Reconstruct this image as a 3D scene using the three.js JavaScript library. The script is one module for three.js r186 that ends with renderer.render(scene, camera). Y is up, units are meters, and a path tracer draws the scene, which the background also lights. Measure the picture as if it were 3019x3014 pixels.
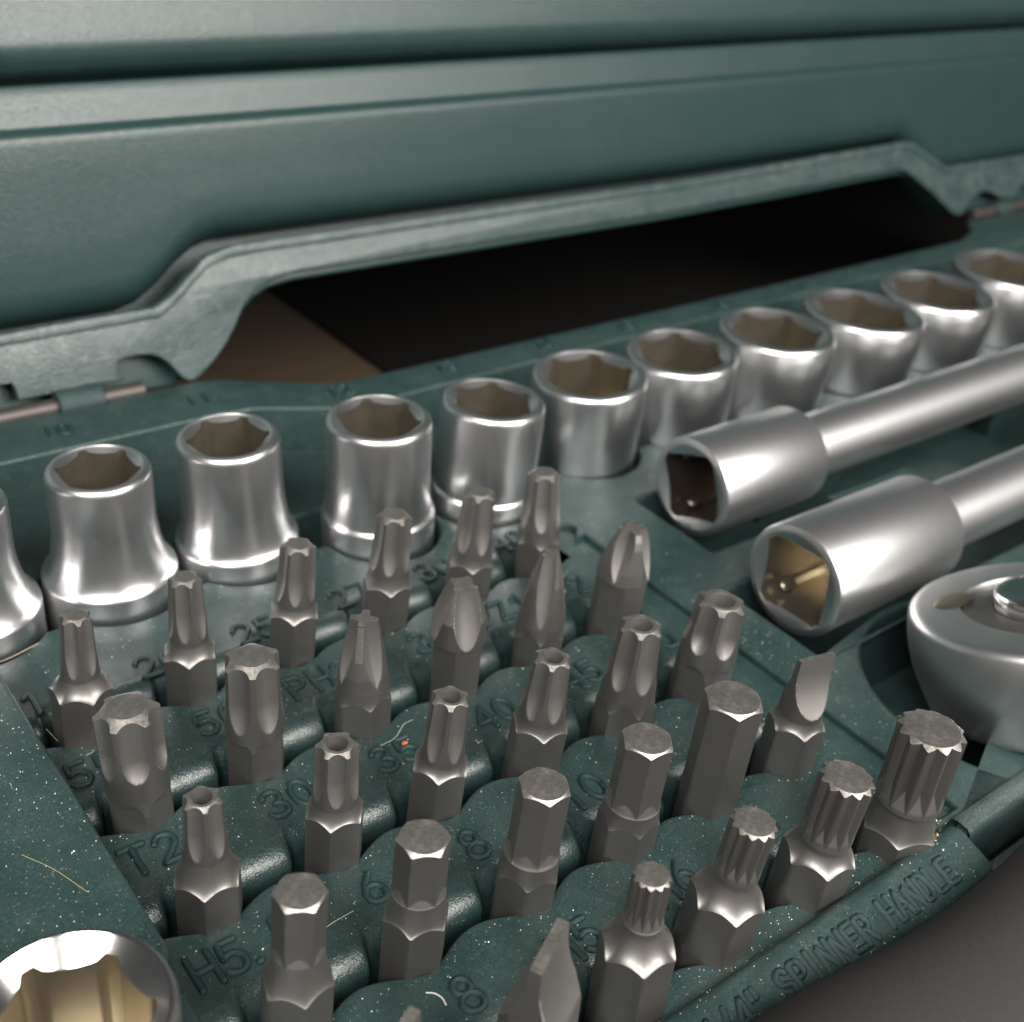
import * as THREE from 'three';
import { mergeGeometries, toCreasedNormals } from 'three/addons/utils/BufferGeometryUtils.js';
import { RectAreaLightUniformsLib } from 'three/addons/lights/RectAreaLightUniformsLib.js';

// ------------------------------------------------------------------ camera, light, exposure
const MM = 0.001;                                   // everything below is written in millimetres
const scene = new THREE.Scene();
const camera = new THREE.PerspectiveCamera(45.82, 1024 / 1022, 0.01, 30);
{
  const yaw = 0.7114, pitch = 0.54516, roll = 0.10879;
  const fwd = new THREE.Vector3(Math.sin(yaw) * Math.cos(pitch), -Math.sin(pitch), -Math.cos(yaw) * Math.cos(pitch));
  const right0 = new THREE.Vector3(Math.cos(yaw), 0, Math.sin(yaw)), up0 = right0.clone().cross(fwd);
  const right = right0.clone().multiplyScalar(Math.cos(roll)).addScaledVector(up0, Math.sin(roll));
  const up = right0.clone().multiplyScalar(-Math.sin(roll)).addScaledVector(up0, Math.cos(roll));
  camera.quaternion.setFromRotationMatrix(new THREE.Matrix4().makeBasis(right, up, fwd.clone().negate()));
  camera.position.set(-37.91 * MM, 118.26 * MM, 127.76 * MM);
  camera.focus = 0.150;
  camera.userData.fStop = 25;
  camera.updateMatrixWorld();
}
const renderer = new THREE.WebGLRenderer({ antialias: true });
renderer.setSize(1024, 1022);
renderer.toneMapping = THREE.LinearToneMapping;
renderer.toneMappingExposure = 1.22;
renderer.shadowMap.enabled = true;
RectAreaLightUniformsLib.init();
scene.background = new THREE.Color().setRGB(0.05, 0.05, 0.05);   // the dim room round the bench

function panelLamp(label, at, target, w, h, power, tint) {
  const g = new THREE.Group(); g.name = 'panel_lamp'; g.userData = { label, category: 'lamp' };
  g.position.set(at[0] * MM, at[1] * MM, at[2] * MM);
  g.lookAt(target[0] * MM, target[1] * MM, target[2] * MM);
  scene.add(g);
  const housing = new THREE.Mesh(new THREE.BoxGeometry(w + 0.02, h + 0.02, 0.03), new THREE.MeshStandardMaterial({ color: 0x777777, roughness: 0.6 }));
  housing.name = 'housing'; housing.position.z = -0.022; housing.castShadow = housing.receiveShadow = true; g.add(housing);
  const face = new THREE.Mesh(new THREE.PlaneGeometry(w, h), new THREE.MeshStandardMaterial({ color: 0x222222, emissive: new THREE.Color().setRGB(...tint), emissiveIntensity: 1.5 }));
  face.name = 'diffuser'; face.position.z = -0.005; g.add(face);
  const light = new THREE.RectAreaLight(new THREE.Color().setRGB(...tint), power, w, h);
  light.name = 'panel_light'; light.rotation.y = Math.PI; g.add(light);
}
panelLamp('large white panel lamp hanging in front of the case on the right', [300, 610, 760], [60, 0, 0], 0.66, 0.46, 16, [1, 0.955, 0.9]);
panelLamp('square white panel lamp hanging in front of the case on the left', [-400, 620, 400], [40, 0, 0], 0.46, 0.46, 13, [1, 0.965, 0.92]);

// ------------------------------------------------------------------ helpers
let seed = 20240611;
const rnd = () => { seed = (seed * 1664525 + 1013904223) >>> 0; return seed / 4294967296; };
const clamp = (x, a = 0, b = 1) => Math.min(b, Math.max(a, x));
const lerp = (a, b, t) => a + (b - a) * t;
const sstep = (a, b, x) => { const t = clamp((x - a) / (b - a)); return t * t * (3 - 2 * t); };
const curveAt = (pts, x) => { if (x <= pts[0][0]) return pts[0][1]; for (let i = 1; i < pts.length; i++) if (x <= pts[i][0]) return lerp(pts[i - 1][1], pts[i][1], (x - pts[i - 1][0]) / (pts[i][0] - pts[i - 1][0])); return pts[pts.length - 1][1]; };
const used = {};
const numbered = (n) => { const k = used[n] = (used[n] ?? -1) + 1; return k ? `${n}_${String(k).padStart(3, '0')}` : n; };
function geoIn(geo) { const g = geo.clone(); g.scale(MM, MM, MM); return g; }
function mesh(name, geo, mat, parent) {
  const m = new THREE.Mesh(geoIn(geo), mat); m.name = parent === scene ? numbered(name) : name;
  m.castShadow = m.receiveShadow = true; parent.add(m); return m;
}
function thing(name, label, category, [x, y, z] = [0, 0, 0], group) {
  const o = new THREE.Group(); o.name = numbered(name); o.position.set(x * MM, y * MM, z * MM);
  o.userData = { label, category }; if (group) o.userData.group = group;
  scene.add(o); return o;
}
// grid surface: rows j along v, columns i along u
function grid(nu, nv, f, crease = 0.6, flip = false) {
  const pos = [], uv = [], idx = [];
  for (let j = 0; j <= nv; j++) for (let i = 0; i <= nu; i++) { const p = f(i, j); pos.push(p[0], p[1], p[2]); uv.push(p[3] ?? p[0] / 100, p[4] ?? p[2] / 100); }
  const W = nu + 1;
  for (let j = 0; j < nv; j++) for (let i = 0; i < nu; i++) {
    const a = j * W + i, b = a + 1, c = a + W, d = c + 1;
    if (flip) idx.push(a, b, c, b, d, c); else idx.push(a, c, b, b, c, d);
  }
  const g = new THREE.BufferGeometry();
  g.setAttribute('position', new THREE.Float32BufferAttribute(pos, 3)); g.setAttribute('uv', new THREE.Float32BufferAttribute(uv, 2)); g.setIndex(idx);
  return toCreasedNormals(g, crease);
}
// surface of revolution with a radius that depends on the angle; f(phi, row) -> [r, y]
function polar(phis, rows, f, crease = 0.6) {
  const n = phis.length;
  return grid(n, rows - 1, (i, j) => { const ph = phis[i % n], [r, y] = f(ph, j); return [r * Math.cos(ph), y, r * Math.sin(ph), (i / n) * 1.2, y / 20 + r / 20]; }, crease);
}
function split(g, nu, pick) {                     // pick(i, j) -> true for the second geometry
  const out = [[], []], A = g.attributes, names = ['position', 'normal', 'uv'];
  for (let q = 0; q < A.position.count / 6; q++) out[pick(q % nu, Math.floor(q / nu)) ? 1 : 0].push(q);
  return out.map((cells) => {
    const r = new THREE.BufferGeometry();
    for (const k of names) { const z = A[k].itemSize, a = new Float32Array(cells.length * 6 * z); cells.forEach((q, m) => a.set(A[k].array.subarray(q * 6 * z, (q + 1) * 6 * z), m * 6 * z)); r.setAttribute(k, new THREE.BufferAttribute(a, z)); }
    return r;
  });
}
const ring = (n, from = 0) => Array.from({ length: n }, (_, i) => from + (i / n) * Math.PI * 2);
const lathe = (pts, n = 72, crease = 0.6) => polar(ring(n), pts.length, (_, j) => pts[j], crease);
function planarUV(g, k = 0.01) {
  const p = g.attributes.position, nrm = g.attributes.normal, uv = new Float32Array(p.count * 2);
  for (let i = 0; i < p.count; i++) {
    const ax = Math.abs(nrm.getX(i)), ay = Math.abs(nrm.getY(i)), az = Math.abs(nrm.getZ(i));
    uv[2 * i] = (ax > ay && ax > az ? p.getZ(i) : p.getX(i)) * k; uv[2 * i + 1] = (ay >= ax && ay >= az ? p.getZ(i) : p.getY(i)) * k;
  }
  g.setAttribute('uv', new THREE.BufferAttribute(uv, 2)); return g;
}
const faceUV = (g) => { const p = g.attributes.position, uv = g.attributes.uv; for (let i = 0; i < p.count; i++) uv.setXY(i, 0.5 + p.getX(i) / 14, 0.5 + p.getZ(i) / 14); return g; };
const clean = (g) => { const h = g.index ? g.toNonIndexed() : g; for (const k of Object.keys(h.attributes)) if (!['position', 'normal', 'uv'].includes(k)) h.deleteAttribute(k); return h; };
const merge = (list) => mergeGeometries(list.map(clean));
// a slab seen from above: outer contour [[x, z]], holes with a rounded lip of radius r
function deck(outer, holes, yTop, depth, outerR = 0) {
  const norm = (pts, s) => pts.map((p, i) => {
    const a = pts[(i + pts.length - 1) % pts.length], b = pts[(i + 1) % pts.length];
    const tx = b[0] - a[0], tz = b[1] - a[1], l = Math.hypot(tx, tz) || 1; return [s * tz / l, -s * tx / l];
  });
  const area = (pts) => pts.reduce((s, p, i) => { const q = pts[(i + 1) % pts.length]; return s + p[0] * q[1] - q[0] * p[1]; }, 0);
  const parts = [], loops = [];
  const contour = (pts, r, isHole, d) => {
    const sgn = (area(pts) > 0 ? -1 : 1) * (isHole ? -1 : 1);   // into the material
    const N = norm(pts, sgn), st = r > 0 ? 6 : 0, rows = [];
    for (let k = 0; k <= st; k++) { const a = st ? (k / st) * Math.PI / 2 : Math.PI / 2; rows.push([r * (1 - Math.sin(a)), yTop - r * (1 - Math.cos(a))]); }
    rows.push([0, yTop - d]);
    parts.push(grid(pts.length, rows.length - 1, (i, j) => { const q = i % pts.length; return [pts[q][0] + N[q][0] * rows[j][0], rows[j][1], pts[q][1] + N[q][1] * rows[j][0]]; }, 0.7));
    loops.push(pts.map((p, i) => [p[0] + N[i][0] * rows[0][0], p[1] + N[i][1] * rows[0][0]]));
  };
  contour(outer, outerR, false, depth);
  for (const h of holes) contour(h.pts, h.r, true, h.d ?? depth);
  const sh = new THREE.Shape(loops[0].map(([x, z]) => new THREE.Vector2(x, -z)));
  sh.holes = loops.slice(1).map((l) => new THREE.Path(l.map(([x, z]) => new THREE.Vector2(x, -z))));
  const top = new THREE.ShapeGeometry(sh); top.rotateX(-Math.PI / 2); top.translate(0, yTop, 0);
  parts.push(top);
  return planarUV(merge(parts));
}
// a bar swept along x: prof(x) -> [[z, y], ...] from back to front
function sweep(xs, prof, crease = 0.6) {
  const n = prof(xs[0]).length, P = xs.map(prof);
  const L = P.map((p) => { let l = 0; return p.map((q, j) => { if (j) l += Math.hypot(q[0] - p[j - 1][0], q[1] - p[j - 1][1]); return l; }); });
  return grid(xs.length - 1, n - 1, (i, j) => [xs[i], P[i][j][1], P[i][j][0], xs[i] / 100, (P[i][0][0] + L[i][j]) / 100], crease);
}
const range = (a, b, s) => { const n = Math.max(1, Math.round((b - a) / s)); return Array.from({ length: n + 1 }, (_, i) => a + (b - a) * i / n); };
const circle = (cx, cz, r, n = 64) => ring(n).map((a) => [cx + r * Math.cos(a), cz + r * Math.sin(a)]);
function dense(pts, s = 1.5) { const o = []; pts.forEach((p, i) => { const q = pts[(i + 1) % pts.length], n = Math.max(1, Math.round(Math.hypot(q[0] - p[0], q[1] - p[1]) / s)); for (let k = 0; k < n; k++) o.push([lerp(p[0], q[0], k / n), lerp(p[1], q[1], k / n)]); }); return o; }

// ------------------------------------------------------------------ textures
function noiseTile(period, s) {
  const t = new Float32Array(period * period); let q = s >>> 0;
  for (let i = 0; i < t.length; i++) { q = (q * 1664525 + 1013904223) >>> 0; t[i] = q / 4294967296; }
  return (x, y) => {           // x, y in 0..1, tiles
    const fx = x * period, fy = y * period, x0 = Math.floor(fx), y0 = Math.floor(fy), u = fx - x0, v = fy - y0;
    const a = u * u * (3 - 2 * u), b = v * v * (3 - 2 * v), X0 = x0 % period, X1 = (x0 + 1) % period, Y0 = (y0 % period) * period, Y1 = ((y0 + 1) % period) * period;
    return (t[Y0 + X0] * (1 - a) + t[Y0 + X1] * a) * (1 - b) + (t[Y1 + X0] * (1 - a) + t[Y1 + X1] * a) * b;
  };
}
function tex(size, f, srgb) {
  const d = new Uint8Array(size * size * 4), enc = (x) => { x = clamp(x); return 255 * (srgb ? (x <= 0.0031308 ? 12.92 * x : 1.055 * x ** (1 / 2.4) - 0.055) : x); };
  for (let j = 0; j < size; j++) for (let i = 0; i < size; i++) {
    const c = f(i / size, j / size), k = 4 * (j * size + i), a = Array.isArray(c) ? c : [c, c, c];
    d[k] = enc(a[0]); d[k + 1] = enc(a[1]); d[k + 2] = enc(a[2]); d[k + 3] = 255;
  }
  const t = new THREE.DataTexture(d, size, size); t.wrapS = t.wrapT = THREE.RepeatWrapping; t.magFilter = THREE.LinearFilter; t.minFilter = THREE.LinearMipmapLinearFilter; t.generateMipmaps = true;
  if (srgb) t.colorSpace = THREE.SRGBColorSpace; t.needsUpdate = true; return t;
}
const rep = (t, k) => { const c = t.clone(); c.repeat.set(k, k); c.needsUpdate = true; return c; };
const n8 = noiseTile(8, 11), n17 = noiseTile(17, 23), n40 = noiseTile(40, 31), n90 = noiseTile(90, 47), n200 = noiseTile(200, 53), n420 = noiseTile(420, 61), n900 = noiseTile(900, 71);
const splat = (size, count, s, r0, r1) => {          // field of small irregular specks
  const f = new Float32Array(size * size); let q = s >>> 0; const R = () => { q = (q * 1664525 + 1013904223) >>> 0; return q / 4294967296; };
  for (let k = 0; k < count; k++) {
    const cx = R() * size, cy = R() * size, r = r0 + (r1 - r0) * R() ** 4, st = 1 + R() * 1.2, an = R() * 6.3, v = 0.3 + 0.7 * R(), e = Math.ceil(r * st + 1);
    for (let y = -e; y <= e; y++) for (let x = -e; x <= e; x++) {
      const u = (x * Math.cos(an) + y * Math.sin(an)) / st, w = -x * Math.sin(an) + y * Math.cos(an), d = Math.hypot(u, w) / r;
      if (d < 1) { const I = ((Math.floor(cy) + y + size) % size) * size + ((Math.floor(cx) + x + size) % size); f[I] = Math.max(f[I], v * (1 - d * d)); }
    }
  }
  return (x, y) => f[Math.floor(y * size) % size * size + Math.floor(x * size) % size];
};
const speck = splat(2048, 9000, 5, 0.8, 3.2), speckFine = splat(1024, 6000, 9, 0.7, 1.8);
const TEAL = [0.0060, 0.0268, 0.0260];
const plasticMap = tex(2048, (x, y) => {
  const haze = 0.016 * n17(x, y) + 0.022 * n90(x, y) * n8(x, y) + 0.05 * (n420(x, y) - 0.3) * n40(x, y) + 0.03 * n900(x, y), d = clamp(haze) + 0.2 * speck(x, y);
  const k = 0.9 + 0.2 * n40(x, y);
  return [lerp(TEAL[0] * k, 0.42, d), lerp(TEAL[1] * k, 0.42, d), lerp(TEAL[2] * k, 0.39, d)];
}, true);
const grainMap = tex(1024, (x, y) => 0.45 * n200(x, y) + 0.35 * n420(x, y) + 0.2 * n90(x, y));
const roughMap = tex(1024, (x, y) => { const r = 0.80 + 0.25 * (n40(x, y) - 0.5) + 0.25 * (n200(x, y) - 0.5) + 0.2 * (n8(x, y) - 0.5); return [1, r, 1]; });
const lidMap = tex(1024, (x, y) => { const k = 0.97 + 0.06 * n17(x, y), d = clamp(0.02 + 0.012 * n40(x, y) * n8(x, y)) + 0.25 * (speckFine(x, y) > 0.75 ? 1 : 0) * (n90(x, y) > 0.6 ? 1 : 0); return [lerp(TEAL[0] * k, 0.4, d), lerp(TEAL[1] * k, 0.4, d), lerp(TEAL[2] * k, 0.38, d)]; }, true);
const scuffMap = tex(1024, (x, y) => {         // worn rim: fine pale scratches along the rim and small rubbed specks
  const line = n900(x * 0.03 % 1, y) * n420(x * 0.08 % 1, y), s = clamp((line - 0.42) * 3) * (n17(x, y) > 0.55 ? 1 : 0.1), rub = clamp((n420(x, y) * n90(x, y) - 0.45) * 2.5) * n8(x, y), d = clamp(0.03 + 0.05 * n40(x, y) + 0.20 * s + 0.35 * rub);
  return [lerp(TEAL[0], 0.42, d), lerp(TEAL[1], 0.43, d), lerp(TEAL[2], 0.42, d)];
}, true);
const steelSpeck = tex(1024, (x, y) => { const d = 0.5 * speckFine(x, y) * (n40(x, y) > 0.45 ? 1 : 0.15), k = 0.92 + 0.1 * n200(x, y) + 0.05 * n17(x, y); return [lerp(0.208 * k, 0.55, d), lerp(0.200 * k, 0.53, d), lerp(0.192 * k, 0.48, d)]; }, true);
const bareSteel = tex(512, (x, y) => { const k = 0.78 + 0.16 * n17(x, y) + 0.12 * n90(x, y) + 0.10 * n200(x, y) - 0.35 * (speckFine(x, y) > 0.85 ? 1 : 0); return [0.37 * k, 0.35 * k, 0.322 * k]; }, true);
const chromeMap = tex(1024, (x, y) => { const k = 0.96 + 0.04 * n17(x, y) + 0.05 * n420(x, y) - 0.25 * (speckFine(x, y) > 0.95 && n17(x, y) > 0.55 ? 1 : 0); return [0.68 * k, 0.68 * k, 0.688 * k]; }, true);
const boreMap = tex(512, (x, y) => { const k = 0.8 + 0.2 * n17(x, y) + 0.15 * n200(x, y); return [0.35 * k, 0.31 * k, 0.24 * k]; }, true);
const rubberMap = tex(1024, (x, y) => { const k = 0.9 + 0.2 * n420(x, y), d = 0.25 * (speckFine(x, y) > 0.7 ? 1 : 0) * (n90(x, y) > 0.65 ? 1 : 0); return [lerp(0.029 * k, 0.28, d), lerp(0.0265 * k, 0.25, d), lerp(0.027 * k, 0.25, d)]; }, true);
const woodMap = tex(1024, (x, y) => { const g = n8(x, y) * 0.5 + n200(x * 0.12 % 1, y) * 0.5, k = 0.65 + 0.6 * g; return [0.075 * k, 0.050 * k, 0.029 * k]; }, true);

const std = (o) => new THREE.MeshStandardMaterial(o);
const M = {
  plastic: new THREE.MeshPhysicalMaterial({ map: plasticMap, specularIntensity: 0.75, roughnessMap: rep(roughMap, 2), roughness: 0.5, bumpMap: rep(grainMap, 4), bumpScale: 0.00004 }),
  shiny: new THREE.MeshPhysicalMaterial({ map: plasticMap, ior: 1.62, roughnessMap: rep(roughMap, 3), roughness: 0.42, bumpMap: rep(grainMap, 3), bumpScale: 0.00006 }),
  lid: std({ map: lidMap, roughness: 0.34, bumpMap: rep(grainMap, 3), bumpScale: 0.00006 }),
  rim: std({ map: scuffMap, roughness: 0.37, bumpMap: rep(grainMap, 2), bumpScale: 0.0001 }),
  letter: std({ color: new THREE.Color().setRGB(TEAL[0] * 1.0, TEAL[1] * 1.0, TEAL[2] * 1.0), roughness: 0.34, bumpMap: rep(grainMap, 4), bumpScale: 0.00003 }),
  dark: std({ map: steelSpeck, roughness: 0.46, metalness: 0.92, bumpMap: grainMap, bumpScale: 0.00001 }),
  shoulder: std({ map: steelSpeck, color: new THREE.Color().setRGB(1.12, 1.12, 1.12), roughness: 0.5, metalness: 0.95, bumpMap: grainMap, bumpScale: 0.000006 }),
  cut: std({ map: steelSpeck, color: new THREE.Color().setRGB(1.25, 1.25, 1.25), roughness: 0.48, metalness: 0.92, bumpMap: grainMap, bumpScale: 0.000006 }),
  bare: std({ map: bareSteel, roughnessMap: rep(roughMap, 1), roughness: 0.5, metalness: 0.9, bumpMap: grainMap, bumpScale: 0.00001 }),
  chrome: std({ map: chromeMap, roughness: 0.315, metalness: 1 }),
  polished: std({ color: new THREE.Color().setRGB(0.78, 0.77, 0.76), roughness: 0.16, metalness: 1 }),
  bore: std({ map: boreMap, roughness: 0.25, metalness: 0.9 }),
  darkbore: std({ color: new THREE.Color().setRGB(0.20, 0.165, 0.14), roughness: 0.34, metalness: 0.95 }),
  gold: std({ color: new THREE.Color().setRGB(0.40, 0.355, 0.275), roughness: 0.30, metalness: 0.95 }),
  satin: std({ map: chromeMap, roughness: 0.38, metalness: 1 }),
  rubber: new THREE.MeshPhysicalMaterial({ map: rubberMap, roughness: 0.85, specularIntensity: 0.6, bumpMap: rep(grainMap, 1), bumpScale: 0.00006 }),
  rust: std({ map: steelSpeck, color: new THREE.Color().setRGB(0.42, 0.39, 0.38), roughness: 0.55, metalness: 0.8 }),
  black: new THREE.MeshPhysicalMaterial({ color: new THREE.Color().setRGB(0.005, 0.0045, 0.004), roughness: 0.95, specularIntensity: 0.25 }),
  wood: std({ map: woodMap, roughness: 0.6 }),
};
// 2 mm specks of wear keep their size: uv is in units of 100 mm on plastic

// ------------------------------------------------------------------ bench
{
  const b = mesh('bench_top', planarUV(new THREE.BoxGeometry(1600, 30, 1400).translate(150, -51, -150), 0.003), M.wood, scene);
  b.userData = { label: 'dark brown wooden bench top showing through the gap behind the tray', kind: 'structure' };
}

{
  const m = mesh('added_black_sheet', planarUV(new THREE.BoxGeometry(700, 1.2, 560).translate(142 + 350, -35.3, -150), 0.01), M.black, scene);  // added thin black box over the bench, blackens the right part of the gap
  m.userData = { label: 'black sheet added on the bench, its straight edge showing through the gap under the lid', category: 'mat' };
}
// ------------------------------------------------------------------ the case: tray
const ZS = [0, 18.997, 37.794, 56.186, 74.371];                       // back edge of the ridge in front of each bit row
const XC = [[1.2, 17.3, 33.8, 50.4, 66.5, 82.1], [1.7, 18, 34.7, 50.8, 66.6, 82.7], [2.1, 18.9, 34.6, 51, 67.3, 83.4], [3, 18.8, 35.3, 51.4, 66.8, 82], [3, 20.6, 35.4, 50.2, 66.8, 83.5]];
const SOCK = [ // x, z of the base, R base, R body, top y, lean x, lean z, hex twist
  [-4.6, -34.6, 10.9, 7.9, 21.8, 0.0, 0.1], [18.0, -34.0, 10.6, 7.95, 22.0, -0.5, 0.5], [40.6, -33.2, 10.4, 8.4, 22.7, -1.3, 0.35], [64.6, -27.0, 10.1, 9.1, 23.0, -0.7, 0.75],
  [87.0, -27.1, 10.0, 9.7, 20.8, 0.7, 0.1], [117.6, -31.6, 10.9, 11.7, 18.2, -1.0, 0.3], [143.6, -31.8, 11.6, 12.0, 17.9, -0.9, 0.1], [170.8, -30.6, 12.8, 13.3, 18.0, 0.0, 0.55],
  [203.0, -31.5, 14.2, 14.7, 16.6, 0.4, 0.25], [233.4, -31.5, 14.2, 14.7, 16.8, 0, 0.3], [267.1, -31.5, 15, 15.6, 17.7, 0, 0.1],
];
const wellFront = (x) => { let m = -31.5 + 4.5; for (const s of SOCK) { const r = s[2] + 0.9, d = x - s[0]; if (Math.abs(d) < r) m = Math.max(m, s[1] + Math.sqrt(r * r - d * d)); } return m; };
const wellBack = (x) => { let m = -33.5 - 4.5; for (const s of SOCK) { const r = s[2] + 1.2, d = x - s[0]; if (Math.abs(d) < r) m = Math.min(m, s[1] - Math.sqrt(r * r - d * d)); } return m; };
const stripFront = (x) => curveAt([[-60, -63.6], [50, -63.8], [58, -63], [66, -59], [74, -55], [84, -54.8], [150, -56.6], [250, -58], [330, -58.4]], x);
const stripBack = (x) => curveAt([[-60, -78.6], [54, -78.6], [58, -77.6], [66, -72.2], [78, -65.6], [86, -65.4], [200, -65.8], [298, -67], [312, -72], [318, -78.6], [420, -78.6]], x);
const bump = (x, row) => { let b = 1; for (const c of XC[row]) { const d = Math.abs(x - c) / 8.2; if (d < 1) b = Math.min(b, 0.5 - 0.5 * Math.cos(Math.PI * d)); } return b ** 0.75; };
const pocket = (x, row) => { let b = 0; for (const c of XC[row]) { const d = Math.abs(x - c) / 4.7; if (d < 1) b = Math.max(b, sstep(1, 0.7, d)); } return b; };
const backLip = (z, r = 0.45, y = 0, dn = -15) => [[z, y + dn], [z, y - r], [z + 0.13 * r, y - 0.5 * r], [z + 0.5 * r, y - 0.13 * r], [z + r, y]];
const frontLip = (z, r, y = 0, dn = -15, q = 1) => { const o = [], n = r > 2 ? 16 : 9; for (let k = 0; k <= n; k++) { const a = (k / n) * Math.PI / 2; o.push([z - r * q + r * q * Math.sin(a), y - r + r * Math.cos(a)]); } o.push([z, y + dn]); return o; };
const CASE = thing('tool_case', 'dark green plastic tool case lying open with moulded tray and raised lid', 'tool case');
const tray = mesh('tray', planarUV(merge([new THREE.BoxGeometry(430, 4, 215).translate(135, -17, 41).toNonIndexed(), new THREE.BoxGeometry(430, 18, 3).translate(135, -22, -62)])), M.plastic, CASE);
for (let j = -1; j < 5; j++) {
  const xs = range(j < 0 ? -34 : -14, j === 4 ? 89 : 89.02, 0.35);
  const zbk = (x) => (j < 0 ? wellFront(x) : ZS[j] - 2.6 * bump(x, j)), z0 = j < 0 ? -19 : ZS[j];
  const zfr = (x) => z0 + 13.1 - 2.2 * pocket(x, j + 1);
  mesh('ridge', sweep(xs, (x) => (j === 4 ? [...backLip(zbk(x)), [77.4, 0.005], [77.5, -4]] : [...backLip(zbk(x), j < 0 ? 0.7 : 0.45), [lerp(zbk(x), zfr(x) - 3.68, 0.5), 0], [zfr(x) - 3.68, 0]]), 0.8), M.plastic, tray);
  if (j < 4) mesh('ridge_front', sweep(xs, (x) => frontLip(zfr(x), 3.2, 0, -15, 1.15), 0.8), M.shiny, tray);
}
// ledge behind the sockets and the raised strip at the hinge side
mesh('ledge', sweep(range(-60, 330, 0.7), (x) => [[stripFront(x) - 1, 0], [stripFront(x) + 2, 0], ...frontLip(wellBack(x), 1.1, 0, -15)], 0.8), M.plastic, tray);
mesh('label_strip', sweep([...range(-60, 50, 4), ...range(51, 90, 1), ...range(92, 420, 3)], (x) => [...backLip(stripBack(x), 0.8, 9.5, -40), [lerp(stripBack(x), stripFront(x), 0.5), 9.5], ...frontLip(stripFront(x), 0.7, 9.5, -11)], 0.8), M.plastic, tray);
// right-hand deck with the recesses for extension bars and ratchet
{
  const back = range(89.02, 330, 0.8).map((x) => [x, wellFront(x)]);
  const outer = [...back, ...dense([[330, -20], [330, 78.5], [89.02, 78.5]], 3), ...dense([[89.02, 78.5], [89.02, wellFront(89.02) + 0.5]], 3).slice(1)];
  const bars = dense([[113.6, -11.8], [150, -11.8], [150, -8.6], [176, -8.6], [176, -14], [236, -14], [236, -8], [318, -8], [318, 6], [236, 6], [236, 23], [318, 23], [318, 37], [236, 37], [236, 45], [190, 45], [176, 38], [150, 38], [150, 41], [106.8, 41], [106.8, 19.4], [150, 19.4], [150, 22.6], [176, 22.6], [176, 6.4], [150, 6.4], [150, 9.4], [113.6, 9.4]].reverse(), 1.5);
  const well = circle(128, 62, 23, 72).map(([x, z]) => [x, Math.min(z, 75.6)]);
  const slot = [...range(-90, 90, 15).map((a) => [94.2 + 2.3 * Math.sin(-a * Math.PI / 180), -9.5 - 2.3 * Math.cos(a * Math.PI / 180)]), ...dense([[91.9, -7], [91.9, 74.5], [96.5, 74.5], [96.5, -7]], 2)];
  mesh('deck', deck(outer, [{ pts: bars, r: 0.9 }, { pts: well, r: 0.9 }, { pts: slot, r: 0.45, d: 1.3 }], 0, 15), M.plastic, tray);
  mesh('slot_floor', planarUV(new THREE.BoxGeometry(6, 0.4, 90).translate(94.2, -1.3, 33)), M.plastic, tray);
}
// plate on the left with the large socket in front of it
{
  const c = [[-70, -40], [-6.1, -40], [-5.9, 39.4], ...range(0, 90, 15).map((a) => [-8.4 + 2.6 * Math.cos(a * Math.PI / 180), 40.5 + 3.2 * Math.sin(a * Math.PI / 180)]), [-70, 43.7]];
  mesh('plate', deck(dense(c, 2).reverse(), [], 6, 21, 0.7), M.plastic, tray);
  mesh('front_ledge', deck(dense([[-70, 43.7], [-5.4, 43.7], [-5.4, 76], [-70, 76]], 2).reverse(), [{ pts: circle(-20.2, 54, 9.9), r: 0.8 }], 0.9, 15.9, 0.8), M.plastic, tray);
}
// rail that carries the lettering, in front of the last bit row
const railY = (z) => curveAt([[76.3, 0], [76.9, 1.5], [77.6, 2.1], [78.5, 2.35], [79.5, 2.15], [84, 0.75], [85, 0.2], [85.7, -0.8], [86, -2.2]], z);
mesh('lettering_rail', sweep(range(-34, 90.4, 2), () => [[76.2, -15], [76.3, 0], [76.5, 0.9], [76.9, 1.6], [77.6, 2.15], [78.5, 2.36], [79.2, 2.25], [79.9, 2.02], [82, 1.38], [84, 0.75], [84.8, 0.4], [85.4, -0.2], [85.8, -1], [86, -2.2], [86, -15]], 0.9), M.plastic, tray);
mesh('rail_end', planarUV(new THREE.BoxGeometry(0.6, 10.4, 9.4).translate(90.2, -4.6, 81.2)), M.plastic, tray);
{
  mesh('well_wall', sweep(range(93, 330, 3), (x) => { const q = 0.15 * Math.sin(x * 2.1); return [[75.6, -9], [75.6, 0.2], [75.9, 0.75 + q * 0.2], [76.8, 1], [78.2 + q, 0.9], [78.9 + q, 0.3], [79.1, -0.8], [79.1, -9]]; }, 0.8), M.rim, tray);
}
// grip bed under the handle
mesh('grip_bed', planarUV(new THREE.BoxGeometry(380, 2, 70).translate(140, -9.6, 115)), M.plastic, tray);

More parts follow.
